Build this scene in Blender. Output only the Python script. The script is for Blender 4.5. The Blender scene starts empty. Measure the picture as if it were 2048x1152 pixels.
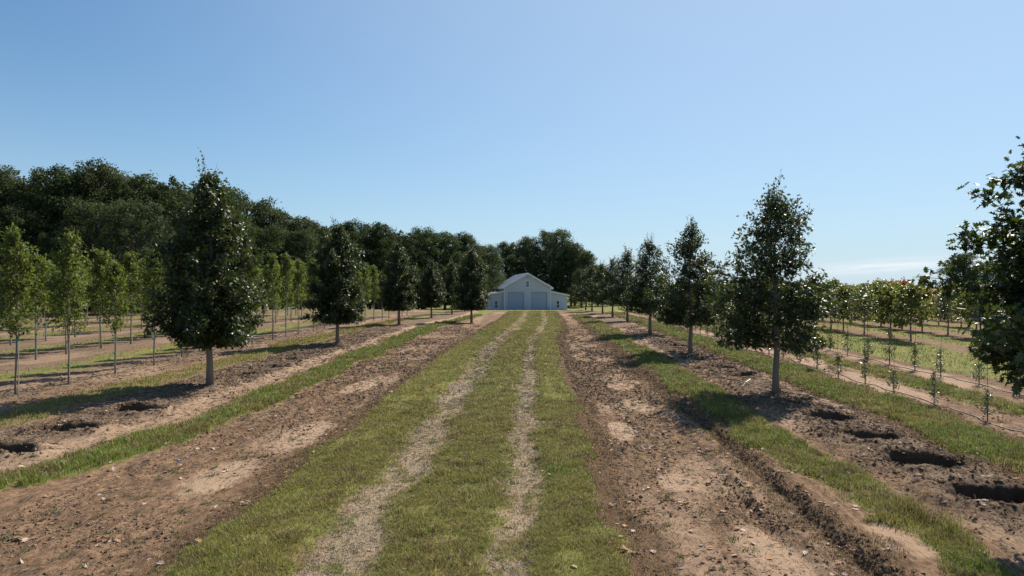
import bpy, math, random
import numpy as np
from math import sin, cos, pi, radians, tan, atan, atan2

# ---------------------------------------------------------------- camera, sky, sun, exposure
sc = bpy.context.scene
C = sc.collection
CAM_H = 2.8
YAW = radians(2.0)
PIT = atan(4 / 1365)
cd = bpy.data.cameras.new('camera'); cam = bpy.data.objects.new('camera', cd); C.objects.link(cam)
cd.sensor_width = 36; cd.lens = 24; cd.clip_start = .1; cd.clip_end = 6000
cam.location = (0, 0, CAM_H); cam.rotation_euler = (pi / 2 + PIT, 0, YAW)
sc.camera = cam
SUN_AZ = radians(37); SUN_EL = radians(45)
world = bpy.data.worlds.new('World'); sc.world = world; world.use_nodes = True
wn = world.node_tree.nodes; wl = world.node_tree.links
bg = wn['Background']; bg.inputs[1].default_value = .062
sky = wn.new('ShaderNodeTexSky'); sky.sky_type = 'NISHITA'; sky.sun_disc = False
sky.sun_elevation = SUN_EL; sky.sun_rotation = SUN_AZ
sky.altitude = 100; sky.air_density = 1.15; sky.dust_density = .35; sky.ozone_density = 3.0


def wm(op, a, b=None, c=None):
    n = wn.new('ShaderNodeMath'); n.operation = op
    for i, v in enumerate((a, b, c)):
        if v is None: continue
        if isinstance(v, (int, float)): n.inputs[i].default_value = v
        else: wl.new(v, n.inputs[i])
    return n.outputs[0]


tc = wn.new('ShaderNodeTexCoord'); sx = wn.new('ShaderNodeSeparateXYZ'); wl.new(tc.outputs['Generated'], sx.inputs[0])
az = wm('ARCTAN2', sx.outputs[0], sx.outputs[1]); el = wm('ARCSINE', sx.outputs[2])
cxyz = wn.new('ShaderNodeCombineXYZ'); wl.new(wm('MULTIPLY', az, 9), cxyz.inputs[0])
wl.new(wm('MULTIPLY', wm('ADD', el, wm('MULTIPLY', az, -.06)), 130), cxyz.inputs[1])
nz = wn.new('ShaderNodeTexNoise'); nz.inputs['Scale'].default_value = 1.6; nz.inputs['Detail'].default_value = 5
wl.new(cxyz.outputs[0], nz.inputs['Vector'])
da = wm('DIVIDE', wm('SUBTRACT', az, radians(27.5)), radians(5.5))
de = wm('DIVIDE', wm('SUBTRACT', wm('ADD', el, wm('MULTIPLY', az, -.06)), radians(.15)), radians(.42))
g = wm('EXPONENT', wm('MULTIPLY', wm('ADD', wm('POWER', wm('ABSOLUTE', da), 4), wm('MULTIPLY', de, de)), -1))
cf = wm('MULTIPLY', wm('MULTIPLY', g, wm('MULTIPLY', wm('SUBTRACT', nz.outputs[0], .25), 2.6)), .9)
cf = wm('MINIMUM', wm('MAXIMUM', cf, 0), .8)
mx = wn.new('ShaderNodeMix'); mx.data_type = 'RGBA'; wl.new(cf, mx.inputs[0])
tint = wn.new('ShaderNodeMix'); tint.data_type = 'RGBA'; tint.blend_type = 'MULTIPLY'; tint.inputs[0].default_value = 1
wl.new(sky.outputs[0], tint.inputs[6]); tint.inputs[7].default_value = (.64, .98, 1.18, 1)
hz_ = wn.new('ShaderNodeMix'); hz_.data_type = 'RGBA'; wl.new(tint.outputs[2], hz_.inputs[6]); hz_.inputs[7].default_value = (6.6, 7.7, 8.9, 1)
wl.new(wm('MULTIPLY', wm('EXPONENT', wm('MULTIPLY', wm('MAXIMUM', el, 0), -7)), .8), hz_.inputs[0])
dot = wn.new('ShaderNodeVectorMath'); dot.operation = 'DOT_PRODUCT'; wl.new(tc.outputs['Generated'], dot.inputs[0])
dot.inputs[1].default_value = (sin(SUN_AZ) * cos(SUN_EL), cos(SUN_AZ) * cos(SUN_EL), sin(SUN_EL))
mr = wn.new('ShaderNodeMapRange'); mr.interpolation_type = 'SMOOTHSTEP'; wl.new(dot.outputs['Value'], mr.inputs[0])
mr.inputs[1].default_value = .34; mr.inputs[2].default_value = 1.0; mr.inputs[4].default_value = .6
au = wn.new('ShaderNodeMix'); au.data_type = 'RGBA'; wl.new(mr.outputs[0], au.inputs[0]); wl.new(hz_.outputs[2], au.inputs[6]); au.inputs[7].default_value = (6.0, 7.4, 9.0, 1)
wl.new(au.outputs[2], mx.inputs[6]); mx.inputs[7].default_value = (9.3, 9.8, 10.4, 1)
wl.new(mx.outputs[2], bg.inputs[0])
sl = bpy.data.lights.new('sun', 'SUN'); sun = bpy.data.objects.new('sun', sl); C.objects.link(sun)
sl.energy = 5; sl.angle = radians(.5); sl.color = (1, .91, .78)
sd = (sin(SUN_AZ) * cos(SUN_EL), cos(SUN_AZ) * cos(SUN_EL), sin(SUN_EL))
from mathutils import Vector, Matrix
sun.rotation_euler = Vector(sd).to_track_quat('Z', 'Y').to_euler(); sun.location = (20, 20, 40)
vs = sc.view_settings; vs.view_transform = 'Standard'; vs.look = 'None'; vs.gamma = 1; vs.exposure = .66
sc.cycles.max_bounces = 6; sc.cycles.transparent_max_bounces = 4
sc.cycles.sample_clamp_indirect = 6

rng = np.random.default_rng(7)
random.seed(7)

# ---------------------------------------------------------------- numpy helpers


def sm(t): t = np.clip(t, 0, 1); return t * t * (3 - 2 * t)


def _h(ix, iy, s):
    n = (ix.astype(np.int64) * 374761393 + iy.astype(np.int64) * 668265263 + s * 974711) & 0x7fffffff
    n = ((n ^ (n >> 13)) * 1274126177) & 0x7fffffff
    n = n ^ (n >> 16)
    return (n & 0xffff) / 65535.


def vnoise(x, y, s=0):
    ix = np.floor(x); iy = np.floor(y); fx = x - ix; fy = y - iy
    fx = fx * fx * (3 - 2 * fx); fy = fy * fy * (3 - 2 * fy)
    a = _h(ix, iy, s); b = _h(ix + 1, iy, s); c = _h(ix, iy + 1, s); d = _h(ix + 1, iy + 1, s)
    return (a + (b - a) * fx) * (1 - fy) + (c + (d - c) * fx) * fy


def fbm(x, y, o=3, s=0):
    r = 0; a = .5; t = 0
    for i in range(o):
        r = r + a * vnoise(x * 2 ** i + 13.7 * i, y * 2 ** i + 7.1 * i, s + i); t += a; a *= .5
    return r / t


def tz(y):
    y = np.asarray(y, float)
    return .011 * np.clip(y, 0, 45) - 1.56 * sm((y - 70) / 60)


def band(x, a, b, w=.12): return sm((x - a) / w + .5) * (1 - sm((x - b) / w + .5))


HOLES = [(5.92, 9.02, .62, .42), (5.95, 10.75, .6, .36), (5.9, 12.45, .55, .3), (5.97, 14.1, .5, .26), (5.75, 15.6, .35, .12),
         (6.09, 20.3, .5, .16), (6.03, 22.1, .5, .2), (6.05, 24.2, .45, .2), (6.0, 29.5, .5, .2), (6.1, 31.6, .5, .2), (6.1, 33.8, .4, .14),
         (-8.67, 10.76, .5, .4), (-8.7, 12.5, .55, .4), (-8.6, 14.35, .5, .4), (-8.5, 19.8, .5, .2), (-8.47, 21.6, .5, .25), (-8.6, 23.7, .5, .25),
         (-8.7, 25.7, .45, .2), (-8.9, 33.5, .5, .2), (-8.9, 35.6, .5, .2), (-8.95, 37.9, .5, .2), (-9.0, 40.5, .5, .15)]


HOLES = [(a, b, c * .9, d * .85) for a, b, c, d in HOLES]


def shL(v): return 1.2 * sm((v - 38) / 24)
def shD(v): return .95 * sm((v - 24) / 30)


def zones(x, v):
    """grass, dead fringe, sand, mulch, gravel cover at a point of the ground"""
    w = (fbm(x * 1.1, v * .8, 4, 11) - .5) * .85 + (vnoise(x * 6, v * 6, 5) - .5) * .22 + (vnoise(x * 15, v * 13, 55) - .5) * .12
    xl = x - shL(v) + 1.05 * sm((13.5 - v) / 5.5); xd = x - shD(v)
    G = band(xl + w, -7.12, -6.05, .25)
    xd2 = xd + w * .7
    G = np.maximum(G, band(xd2, -3.62, -2.28, .5))
    G = np.maximum(G, band(xd2, -1.68, -.44, .5))
    G = np.maximum(G, band(xd2, -.02, .88 - .22 * sm((8 - v) / 3), .3))
    xd3 = xd + w * .4
    trk = np.maximum(band(xd3, -2.28, -1.66, .45), band(xd3, -.45, .0, .35))
    patch = sm((fbm(x * 1.6 + 40, v * .9, 3, 21) - .52) / .1)
    hf = vnoise(x * 5, v * 4, 56) * .6 + vnoise(x * 13, v * 11, 57) * .4
    G = np.maximum(G, trk * sm((hf * .55 + patch * .25 - .4) / .22) * .65)
    far = sm((v - 30) / 25)
    G = np.maximum(G, trk * (.12 + .12 * far))
    G = np.maximum(G, band(x + w * .8, 3.55 + .5 * sm((13 - v) / 5) - .3 * far, 4.7 - .05 * sm((11 - v) / 4), .3) * np.where(v < 62, 1, 0))
    G = np.maximum(G, band(x + w, 7.1, 8.5 - .3 * far, .25))
    G = np.maximum(G, band(x + w, 10.0, 11.1, .3) * .9)
    G = np.maximum(G, band(x + w, 12.9, 17.1, .3))
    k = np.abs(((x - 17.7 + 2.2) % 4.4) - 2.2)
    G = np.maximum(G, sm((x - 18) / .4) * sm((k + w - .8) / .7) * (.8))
    G = np.maximum(G, band(xl + w, -11.55, -10.2, .35) * (.45 + .2 * sm((v - 22) / 10)))
    kl = np.abs(((x + 18.0 + 2.65) % 5.3) - 2.65)
    G = np.maximum(G, (x < -13.9) * sm((kl + w * 1.4 - 1.45) / .6) * .6)
    G = np.maximum(G, sm((v - 74 - 8 * w) / 6) * (x > -9) * .9)
    G = np.maximum(G, sm((v - 125) / 15))
    G = G * (1 - .5 * sm((.36 - fbm(x * 2.3, v * 2.3, 2, 3)) / .1))
    # brown dead fringe beside the mown strips
    D = np.maximum(band(xd2, .75, 1.3, .25), band(xd2, -3.95, -3.5, .3))
    D = np.maximum(D, np.maximum(band(x + w, 2.95, 3.7, .3) * .5, band(x + w, 8.3, 8.8, .3)))
    D = np.maximum(D, np.maximum(band(x + w, 12.4, 13.1, .3), band(x + w, 6.7, 7.2, .3)) * .7)
    # pale sand
    S = .6 * sm((fbm(x * 1.3, v * .4, 4, 31) - .56) / .1) * np.maximum(band(xd, 1.3, 3.1, .4), band(xl, -6.0, -3.9, .5)) * .9
    S = np.maximum(S, .8 * np.maximum(band(x + w, 4.9, 5.35, .25), band(x + w, 6.55, 6.95, .25)) * sm((fbm(x, v * .25, 3, 8) - .35) / .25))
    S = np.maximum(S, .8 * band(xl + w, -7.95, -7.35, .3))
    for (px_, py_, rx, ry) in ((2.45, 7.0, .34, .95), (2.3, 18.4, .32, .6), (2.33, 15.6, .33, .8), (-.2, 8.35, .3, .5), (2.0, 9.6, .3, .5), (-4.6, 9.8, .4, .9),
                               (3.95, 7.6, .25, .5), (-4.7, 18.5, .35, 1.4), (-4.3, 12.5, .3, 1.2), (1.6, 13, .2, .8)):
        q = ((x - px_) / rx) ** 2 + ((v - py_) / ry) ** 2
        S = np.maximum(S, sm(1.6 - q - w * 1.6))
    S = np.maximum(S, .9 * sm((fbm(x * 1.2, v * .4, 3, 51) - .42) / .15) * np.maximum(band(x + w, 8.7, 9.9, .4), band(x + w, 11.2, 12.5, .4)))
    S = np.maximum(S, .55 * sm((fbm(x * .8, v * .3, 3, 61) - .48) / .15) * band(x + w, -13.9, -11.8, .5))
    M_left = sm((-11.5 - x) / 1.5) * .8
    S = np.maximum(S, .45 * sm((fbm(x * .8, v * .3, 3, 71) - .5) / .15) * (x < -15) * (1 - sm((kl - .9) / .4)))
    M = np.maximum(band(x + w, 5.2, 6.75, .5), band(xl + w, -9.9, -8.0 + .2, .5))
    M = np.maximum(M, M_left)
    V = trk
    return G, D, np.clip(S, 0, 1), M, V


def holes_z(x, v):
    z = 0 * x; dk = 0 * x
    for (hx, hy, r, d) in HOLES:
        sel = (np.abs(x - hx) < 1.6) & (np.abs(v - hy) < 1.5)
        if not sel.any(): continue
        xs = x[sel]; ys = v[sel]
        wob = (fbm(xs * 2.6, ys * 2.6, 2, 91) - .5) * .55 + (vnoise(xs * 11, ys * 11, 92) - .5) * .12
        q = np.sqrt(((xs - hx) / 1.12) ** 2 + ((ys - hy) / .82) ** 2) + wob * r
        z[sel] -= d * (1 - sm((q - r * .78) / (r * .22)))
        z[sel] += .07 * np.exp(-((q - r * 1.3) / (r * .3)) ** 2) * (.5 + vnoise(xs * 4, ys * 4, 94))
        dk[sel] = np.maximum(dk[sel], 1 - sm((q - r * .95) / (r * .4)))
    return z, dk


def ground_z(x, v, fine=True):
    G, D, S, M, V = zones(x, v)
    z = tz(v)
    dirt = np.clip(1 - G - .6 * S - .5 * V, 0, 1)
    z = z + .035 * G + .06 * M
    z = z + (fbm(x * 1.0, v * .6, 2, 2) - .5) * .09
    z = z - .06 * np.exp(-((x - 3.28 - .12 * (vnoise(v * .8, v * 0, 4) - .5)) / .07) ** 2) * sm((26 - v) / 14) * (.4 + 1.0 * vnoise(x * 3, v * 3.2, 41))
    z = z - .07 * np.exp(-((x - 2.66 - .1 * (vnoise(v * .9, v * 0, 14) - .5)) / .07) ** 2) * band(v, 7.6, 10.2, .8) * (.4 + 1.0 * vnoise(x * 3, v * 3.2, 42))
    z = z - .03 * np.exp(-((x + 4.9) / .12) ** 2) * sm((25 - v) / 12)
    z = z - .03 * V * sm((30 - v) / 10)
    # raised crumbly edge between the ruts and the grass
    z = z + .05 * band(x, 2.75, 3.15, .15) * (.4 + vnoise(x * 5, v * 2.5, 43)) * sm((20 - v) / 8)
    z = z + .035 * band(x, 3.4, 3.75, .2) * (.3 + vnoise(x * 5, v * 2.5, 44)) * sm((30 - v) / 8)
    if fine:
        f = sm((40 - v) / 15)
        n1 = fbm(x * 3.3, v * 3.0, 3, 6)
        n2 = vnoise(x * 9.5, v * 8.5, 7)
        n3 = vnoise(x * 19, v * 17, 17)
        z = z + f * dirt * ((n1 - .5) * .075 + np.clip(n2 - .62, 0, 1) * .06 + np.clip(n3 - .6, 0, 1) * .03)
        z = z + f * (vnoise(x * 12, v * 12, 9) - .5) * .01
    hz, dk = holes_z(x, v)
    return z + hz, (G, D, S, M, V, dk)


# ---------------------------------------------------------------- mesh helpers


def mesh_np(name, verts, faces_list, mat, parent=None, smooth=False, col=None, mats=None, midx=None, attrs=None):
    """faces_list: list of int arrays (n,k)"""
    me = bpy.data.meshes.new(name)
    V = np.asarray(verts, np.float32)
    me.vertices.add(len(V)); me.vertices.foreach_set('co', V.ravel())
    idx = np.concatenate([f.ravel() for f in faces_list]).astype(np.int32)
    tot = np.concatenate([np.full(len(f), f.shape[1]) for f in faces_list]).astype(np.int32)
    st = np.concatenate([[0], np.cumsum(tot)[:-1]]).astype(np.int32)
    me.loops.add(len(idx)); me.loops.foreach_set('vertex_index', idx)
    me.polygons.add(len(tot)); me.polygons.foreach_set('loop_start', st)
    me.update(calc_edges=True)
    me.polygons.foreach_set('use_smooth', np.full(len(tot), smooth))
    for nm, a in (attrs or {}).items():
        at = me.attributes.new(nm, 'FLOAT_COLOR', 'POINT')
        at.data.foreach_set('color', np.asarray(a, np.float32).ravel())
    for m in (mats or [mat]): me.materials.append(m)
    if midx is not None: me.polygons.foreach_set('material_index', np.asarray(midx, np.int32))
    me.update()
    o = bpy.data.objects.new(name, me); C.objects.link(o)
    if parent is not None: o.parent = parent
    return o


class MB:
    """collects boxes and tubes into one mesh"""
    def __init__(s): s.v = []; s.f = []; s.n = 0

    def add(s, v, f):
        v = np.asarray(v, float); s.v.append(v)
        for q in f: s.f.append([i + s.n for i in q])
        s.n += len(v); return s

    def box(s, x0, x1, y0, y1, z0, z1):
        v = [(x, y, z) for z in (z0, z1) for y in (y0, y1) for x in (x0, x1)]
        return s.add(v, [(0, 2, 3, 1), (4, 5, 7, 6), (0, 1, 5, 4), (2, 6, 7, 3), (0, 4, 6, 2), (1, 3, 7, 5)])

    def prism(s, pts, y0, y1):
        n = len(pts); v = [(p[0], y0, p[1]) for p in pts] + [(p[0], y1, p[1]) for p in pts]
        f = [tuple(range(n)), tuple(range(2 * n - 1, n - 1, -1))] + [(i, i + n, (i + 1) % n + n, (i + 1) % n) for i in range(n)]
        return s.add(v, f)

    def tube(s, pts, rad, k=6, cap=True):
        P = np.asarray(pts, float); n = len(P); vs_ = []
        T = np.gradient(P, axis=0)
        for i in range(n):
            t = T[i] / (np.linalg.norm(T[i]) + 1e-9)
            a = np.cross(t, (0, 0, 1) if abs(t[2]) < .9 else (1, 0, 0)); a /= np.linalg.norm(a); b = np.cross(t, a)
            for j in range(k):
                q = 2 * pi * j / k; vs_.append(P[i] + rad[i] * (cos(q) * a + sin(q) * b))
        f = [(i * k + j, i * k + (j + 1) % k, (i + 1) * k + (j + 1) % k, (i + 1) * k + j) for i in range(n - 1) for j in range(k)]
        if cap: f += [tuple(range(k))[::-1], tuple(range((n - 1) * k, n * k))]
        return s.add(vs_, f)

    def build(s, name, mat, parent=None, smooth=False):
        me = bpy.data.meshes.new(name)
        me.from_pydata([tuple(p) for p in np.concatenate(s.v)], [], s.f)
        me.materials.append(mat); me.polygons.foreach_set('use_smooth', [smooth] * len(me.polygons)); me.update()
        o = bpy.data.objects.new(name, me); C.objects.link(o)
        if parent is not None: o.parent = parent
        return o


def tag(o, label=None, cat=None, group=None, kind=None):
    if label: o['label'] = label
    if cat: o['category'] = cat
    if group: o['group'] = group
    if kind: o['kind'] = kind
    return o


def empty(name, loc=(0, 0, 0), rz=0):
    o = bpy.data.objects.new(name, None); C.objects.link(o); o.location = loc; o.rotation_euler = (0, 0, rz)
    o.empty_display_size = .3
    return o


KIDS = {}


def copy_tree(o, parent=None):
    c = o.copy(); C.objects.link(c)
    if parent is not None: c.parent = parent
    for ch in KIDS.get(o.name) or [k for k in o.children]:
        copy_tree(ch, c)
    return c


UNITS = ['', 'first', 'second', 'third', 'fourth', 'fifth', 'sixth', 'seventh', 'eighth', 'ninth']
TEENS = ['tenth', 'eleventh', 'twelfth', 'thirteenth', 'fourteenth', 'fifteenth', 'sixteenth', 'seventeenth', 'eighteenth', 'nineteenth']
TENS = {2: 'twenty', 3: 'thirty', 4: 'forty', 5: 'fifty', 6: 'sixty', 7: 'seventy', 8: 'eighty'}
TENTH = {2: 'twentieth', 3: 'thirtieth', 4: 'fortieth', 5: 'fiftieth', 6: 'sixtieth', 7: 'seventieth', 8: 'eightieth'}


def nth(k):
    """0 -> first"""
    n = k + 1
    if n < 10: return UNITS[n]
    if n < 20: return TEENS[n - 10]
    return TENS[n // 10] + '-' + UNITS[n % 10] if n % 10 else TENTH[n // 10]


# ---------------------------------------------------------------- materials


class NT:
    def __init__(s, name):
        s.m = bpy.data.materials.new(name); s.m.use_nodes = True; s.t = s.m.node_tree; s.n = s.t.nodes; s.l = s.t.links
        s.b = s.n['Principled BSDF']; s.out = s.n['Material Output']

    def node(s, ty, **kw):
        n = s.n.new(ty)
        for k, v in kw.items():
            if k.startswith('_'): setattr(n, k[1:], v)
        return n

    def link(s, a, b): s.l.new(a, b)

    def noise(s, scale, detail=3, vec=None, rough=.55):
        n = s.n.new('ShaderNodeTexNoise'); n.inputs['Scale'].default_value = scale; n.inputs['Detail'].default_value = detail
        n.inputs['Roughness'].default_value = rough
        if vec is not None: s.l.new(vec, n.inputs['Vector'])
        return n.outputs[0]

    def math(s, op, a, b=None, clamp=False):
        n = s.n.new('ShaderNodeMath'); n.operation = op; n.use_clamp = clamp
        for i, v in enumerate((a, b)):
            if v is None: continue
            if isinstance(v, (int, float)): n.inputs[i].default_value = v
            else: s.l.new(v, n.inputs[i])
        return n.outputs[0]

    def ramp(s, v, a, b):
        n = s.n.new('ShaderNodeMapRange'); n.interpolation_type = 'SMOOTHSTEP'; s.l.new(v, n.inputs[0])
        n.inputs[1].default_value = a; n.inputs[2].default_value = b
        return n.outputs[0]

    def mix(s, f, a, b):
        n = s.n.new('ShaderNodeMix'); n.data_type = 'RGBA'
        for i, v in ((0, f), (6, a), (7, b)):
            if isinstance(v, (int, float)): n.inputs[i].default_value = v
            elif isinstance(v, tuple): n.inputs[i].default_value = (*v, 1) if len(v) == 3 else v
            else: s.l.new(v, n.inputs[i])
        return n.outputs[2]

    def bump(s, h, strength=.5, dist=.02):
        n = s.n.new('ShaderNodeBump'); n.inputs['Strength'].default_value = strength; n.inputs['Distance'].default_value = dist
        s.l.new(h, n.inputs['Height']); s.l.new(n.outputs[0], s.b.inputs['Normal'])


def plain(name, col, rough=.7, metal=0, var=.25, scale=8, bump=0):
    t = NT(name); tcn = t.node('ShaderNodeTexCoord')
    n = t.noise(scale, 4, tcn.outputs['Object'])
    c = t.mix(n, tuple(x * (1 - var) for x in col), tuple(min(1, x * (1 + var)) for x in col))
    t.link(c, t.b.inputs['Base Color']); t.b.inputs['Roughness'].default_value = rough; t.b.inputs['Metallic'].default_value = metal
    if bump: t.bump(t.noise(scale * 4, 4, tcn.outputs['Object']), bump, .01)
    return t.m


def leafmat(name, c1, c2, c3=None, f3=.0, rough=.38, transl=.25, spec=.5, tcol=(.16, .22, .03), vary=.3):
    t = NT(name)
    g = t.node('ShaderNodeNewGeometry')
    oi = t.node('ShaderNodeObjectInfo')
    c = t.mix(g.outputs['Random Per Island'], c1, c2)
    if c3: 
        r2 = t.math('FRACT', t.math('MULTIPLY', g.outputs['Random Per Island'], 7.31))
        c = t.mix(t.math('LESS_THAN', r2, f3), c, c3)
    v = t.math('ADD', t.math('MULTIPLY', oi.outputs['Random'], vary), 1 - vary / 2)
    hs = t.node('ShaderNodeHueSaturation'); t.link(c, hs.inputs['Color']); t.link(v, hs.inputs['Value'])
    if vary > .5: t.link(t.math('ADD', t.math('MULTIPLY', t.math('FRACT', t.math('MULTIPLY', oi.outputs['Random'], 9.7)), .06), .475), hs.inputs['Hue'])
    t.link(hs.outputs[0], t.b.inputs['Base Color'])
    t.b.inputs['Roughness'].default_value = rough
    t.b.inputs['Specular IOR Level'].default_value = spec
    tr = t.node('ShaderNodeBsdfTranslucent'); tr.inputs[0].default_value = (*tcol, 1)
    mxs = t.node('ShaderNodeMixShader'); mxs.inputs[0].default_value = transl
    t.link(t.b.outputs[0], mxs.inputs[1]); t.link(tr.outputs[0], mxs.inputs[2]); t.link(mxs.outputs[0], t.out.inputs[0])
    return t.m


def attrmat(name, attr='tint', rough=.8, transl=0, spec=.2):
    t = NT(name); a = t.node('ShaderNodeAttribute'); a.attribute_name = attr
    t.link(a.outputs['Color'], t.b.inputs['Base Color']); t.b.inputs['Roughness'].default_value = rough
    t.b.inputs['Specular IOR Level'].default_value = spec
    if transl:
        tr = t.node('ShaderNodeBsdfTranslucent'); t.link(a.outputs['Color'], tr.inputs[0])
        mxs = t.node('ShaderNodeMixShader'); mxs.inputs[0].default_value = transl
        t.link(t.b.outputs[0], mxs.inputs[1]); t.link(tr.outputs[0], mxs.inputs[2]); t.link(mxs.outputs[0], t.out.inputs[0])
    return t.m


def ground_material():
    t = NT('ground'); tcn = t.node('ShaderNodeTexCoord'); P = tcn.outputs['Object']
    a = t.node('ShaderNodeAttribute'); a.attribute_name = 'cover'; s1 = t.node('ShaderNodeSeparateColor'); t.link(a.outputs['Color'], s1.inputs[0])
    b = t.node('ShaderNodeAttribute'); b.attribute_name = 'soil'; s2 = t.node('ShaderNodeSeparateColor'); t.link(b.outputs['Color'], s2.inputs[0])
    G, D, S = s1.outputs[0], s1.outputs[1], s1.outputs[2]; M, Vg, H = s2.outputs[0], s2.outputs[1], s2.outputs[2]
    mp = t.node('ShaderNodeMapping'); mp.inputs['Scale'].default_value = (1, .3, 1); t.link(P, mp.inputs[0]); PS = mp.outputs[0]
    nA = t.noise(1.6, 6, PS, .65); nB = t.noise(9, 6, PS, .7); nC = t.noise(55, 4, P, .7); nD = t.noise(160, 3, P, .7); nE = t.noise(26, 5, PS, .75)
    dirt = t.mix(t.ramp(nA, .35, .65), (0.309, 0.193, 0.116), (0.217, 0.135, 0.080))
    dirt = t.mix(t.ramp(nB, .38, .66), dirt, (0.135, 0.087, 0.055))
    dirt = t.mix(t.math('MULTIPLY', t.ramp(nE, .49, .6), .8), dirt, (0.078, 0.051, 0.032))
    dirt = t.mix(t.math('MULTIPLY', t.ramp(nC, .55, .75), .5), dirt, (0.310, 0.226, 0.163))
    dirt = t.mix(t.math('MULTIPLY', t.ramp(nD, .5, .7), .4), dirt, (0.078, 0.058, 0.043))
    mul = t.mix(t.ramp(nB, .4, .6), (0.143, 0.099, 0.066), (0.227, 0.160, 0.109))
    mul = t.mix(t.ramp(nE, .48, .62), mul, (0.052, 0.039, 0.029))
    mul = t.mix(t.math('MULTIPLY', t.ramp(nC, .56, .66), .6), mul, (0.277, 0.235, 0.185))
    c = t.mix(t.math('MULTIPLY', M, .85), dirt, mul)
    sand = t.mix(nB, (0.393, 0.272, 0.185), (0.318, 0.220, 0.148)); sand = t.mix(t.math('MULTIPLY', t.ramp(nE, .53, .62), .65), sand, (0.121, 0.087, 0.060))
    c = t.mix(S, c, sand)
    grav = t.mix(nC, (0.252, 0.197, 0.134), (0.420, 0.323, 0.218)); grav = t.mix(t.ramp(nE, .5, .62), grav, (0.168, 0.147, 0.084)); grav = t.mix(t.math('MULTIPLY', t.ramp(nD, .52, .64), .45), grav, (0.143, 0.134, 0.126))
    c = t.mix(t.math('MULTIPLY', Vg, .9), c, grav)
    dead = t.mix(nC, (0.101, 0.063, 0.035), (0.168, 0.109, 0.063))
    c = t.mix(t.math('MULTIPLY', D, .8), c, dead)
    gr = t.mix(t.ramp(nA, .38, .62), (0.134, 0.160, 0.038), (0.210, 0.197, 0.059)); gr = t.mix(t.ramp(nE, .5, .7), gr, (0.059, 0.059, 0.024))
    gr = t.mix(t.math('MULTIPLY', t.ramp(nC, .5, .7), .5), gr, (0.126, 0.101, 0.050))
    gm = t.ramp(t.math('ADD', G, t.math('MULTIPLY', t.math('SUBTRACT', nE, .5), .7)), .25, .6)
    c = t.mix(gm, c, gr)
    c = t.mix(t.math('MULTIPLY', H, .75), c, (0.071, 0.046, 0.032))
    t.link(c, t.b.inputs['Base Color']); t.b.inputs['Roughness'].default_value = .95; t.b.inputs['Specular IOR Level'].default_value = .1
    h = t.math('ADD', t.math('MULTIPLY', nC, .5), t.math('ADD', nE, t.math('MULTIPLY', nD, .25)))
    t.bump(h, .8, .035)
    return t.m


M_ground = ground_material()
M_bark = plain('young_bark', (.2, .165, .135), .9, 0, .35, 22, .5)
M_forestbark = plain('forest_bark', (.09, .075, .06), .9, 0, .3, 3)
M_oak = leafmat('oak_leaf', (0.013, 0.025, 0.005), (0.035, 0.057, 0.011), (0.113, 0.087, 0.017), .02, .42, .14, .5, (0.139, 0.209, 0.022))
M_forest = leafmat('forest_leaf', (0.028, 0.045, 0.017), (0.054, 0.077, 0.029), (0.097, 0.110, 0.043), .06, .7, .2, .15, (0.113, 0.157, 0.043), .7)
M_forest2 = leafmat('forest_leaf_grey', (0.043, 0.063, 0.030), (0.075, 0.102, 0.051), (0.113, 0.129, 0.069), .06, .75, .22, .12, (0.135, 0.166, 0.051), .7)
M_far = leafmat('far_leaf', (0.039, 0.052, 0.026), (0.061, 0.074, 0.039), None, 0, .7, .1, .2, (0.070, 0.087, 0.035))
M_sap = leafmat('maple_leaf', (0.040, 0.062, 0.012), (0.092, 0.115, 0.023), (0.188, 0.157, 0.042), .05, .5, .34, .25, (0.229, 0.302, 0.042))
M_orch = [leafmat('orchard_leaf_green', (0.039, 0.059, 0.013), (0.078, 0.100, 0.022), (0.174, 0.148, 0.035), .12, .42, .35, .4, (0.244, 0.278, 0.044)),
          leafmat('orchard_leaf_yellow', (0.065, 0.083, 0.017), (0.113, 0.126, 0.026), (0.209, 0.113, 0.035), .1, .45, .38, .35, (0.392, 0.331, 0.052)),
          leafmat('orchard_leaf_rust', (0.104, 0.052, 0.019), (0.191, 0.057, 0.028), (0.078, 0.087, 0.022), .5, .45, .35, .35, (0.435, 0.139, 0.044)),
          leafmat('orchard_leaf_dark', (0.026, 0.044, 0.013), (0.052, 0.070, 0.019), None, 0, .3, .2, .6)]
M_shrub = leafmat('shrub_leaf', (0.026, 0.048, 0.016), (0.048, 0.074, 0.024), (0.078, 0.104, 0.026), .15, .32, .15, .7)
M_stake = plain('bamboo_stake', (.42, .36, .25), .6, 0, .2, 14)
M_darkstake = plain('weathered_stake', (.11, .085, .06), .8, 0, .2, 14)
M_steel = plain('galvanised_stake', (.45, .46, .46), .45, .6, .15, 10)
M_tie = plain('green_tie_tape', (.03, .3, .2), .5, 0, .1, 5)
M_hose = plain('black_hose', (.02, .02, .02), .45, 0, .2, 5)
M_blade = attrmat('grass_blade', 'tint', .6, .3, .25)
M_bit = attrmat('soil_bits', 'tint', .95, 0, .1)
M_dry = attrmat('dry_leaf', 'tint', .7, .1, .2)

# ---------------------------------------------------------------- ground


def grow(start, stop, d0, rate):
    out = [start]
    while out[-1] < stop: out.append(out[-1] + max(d0, rate * abs(out[-1])))
    return out


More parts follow.
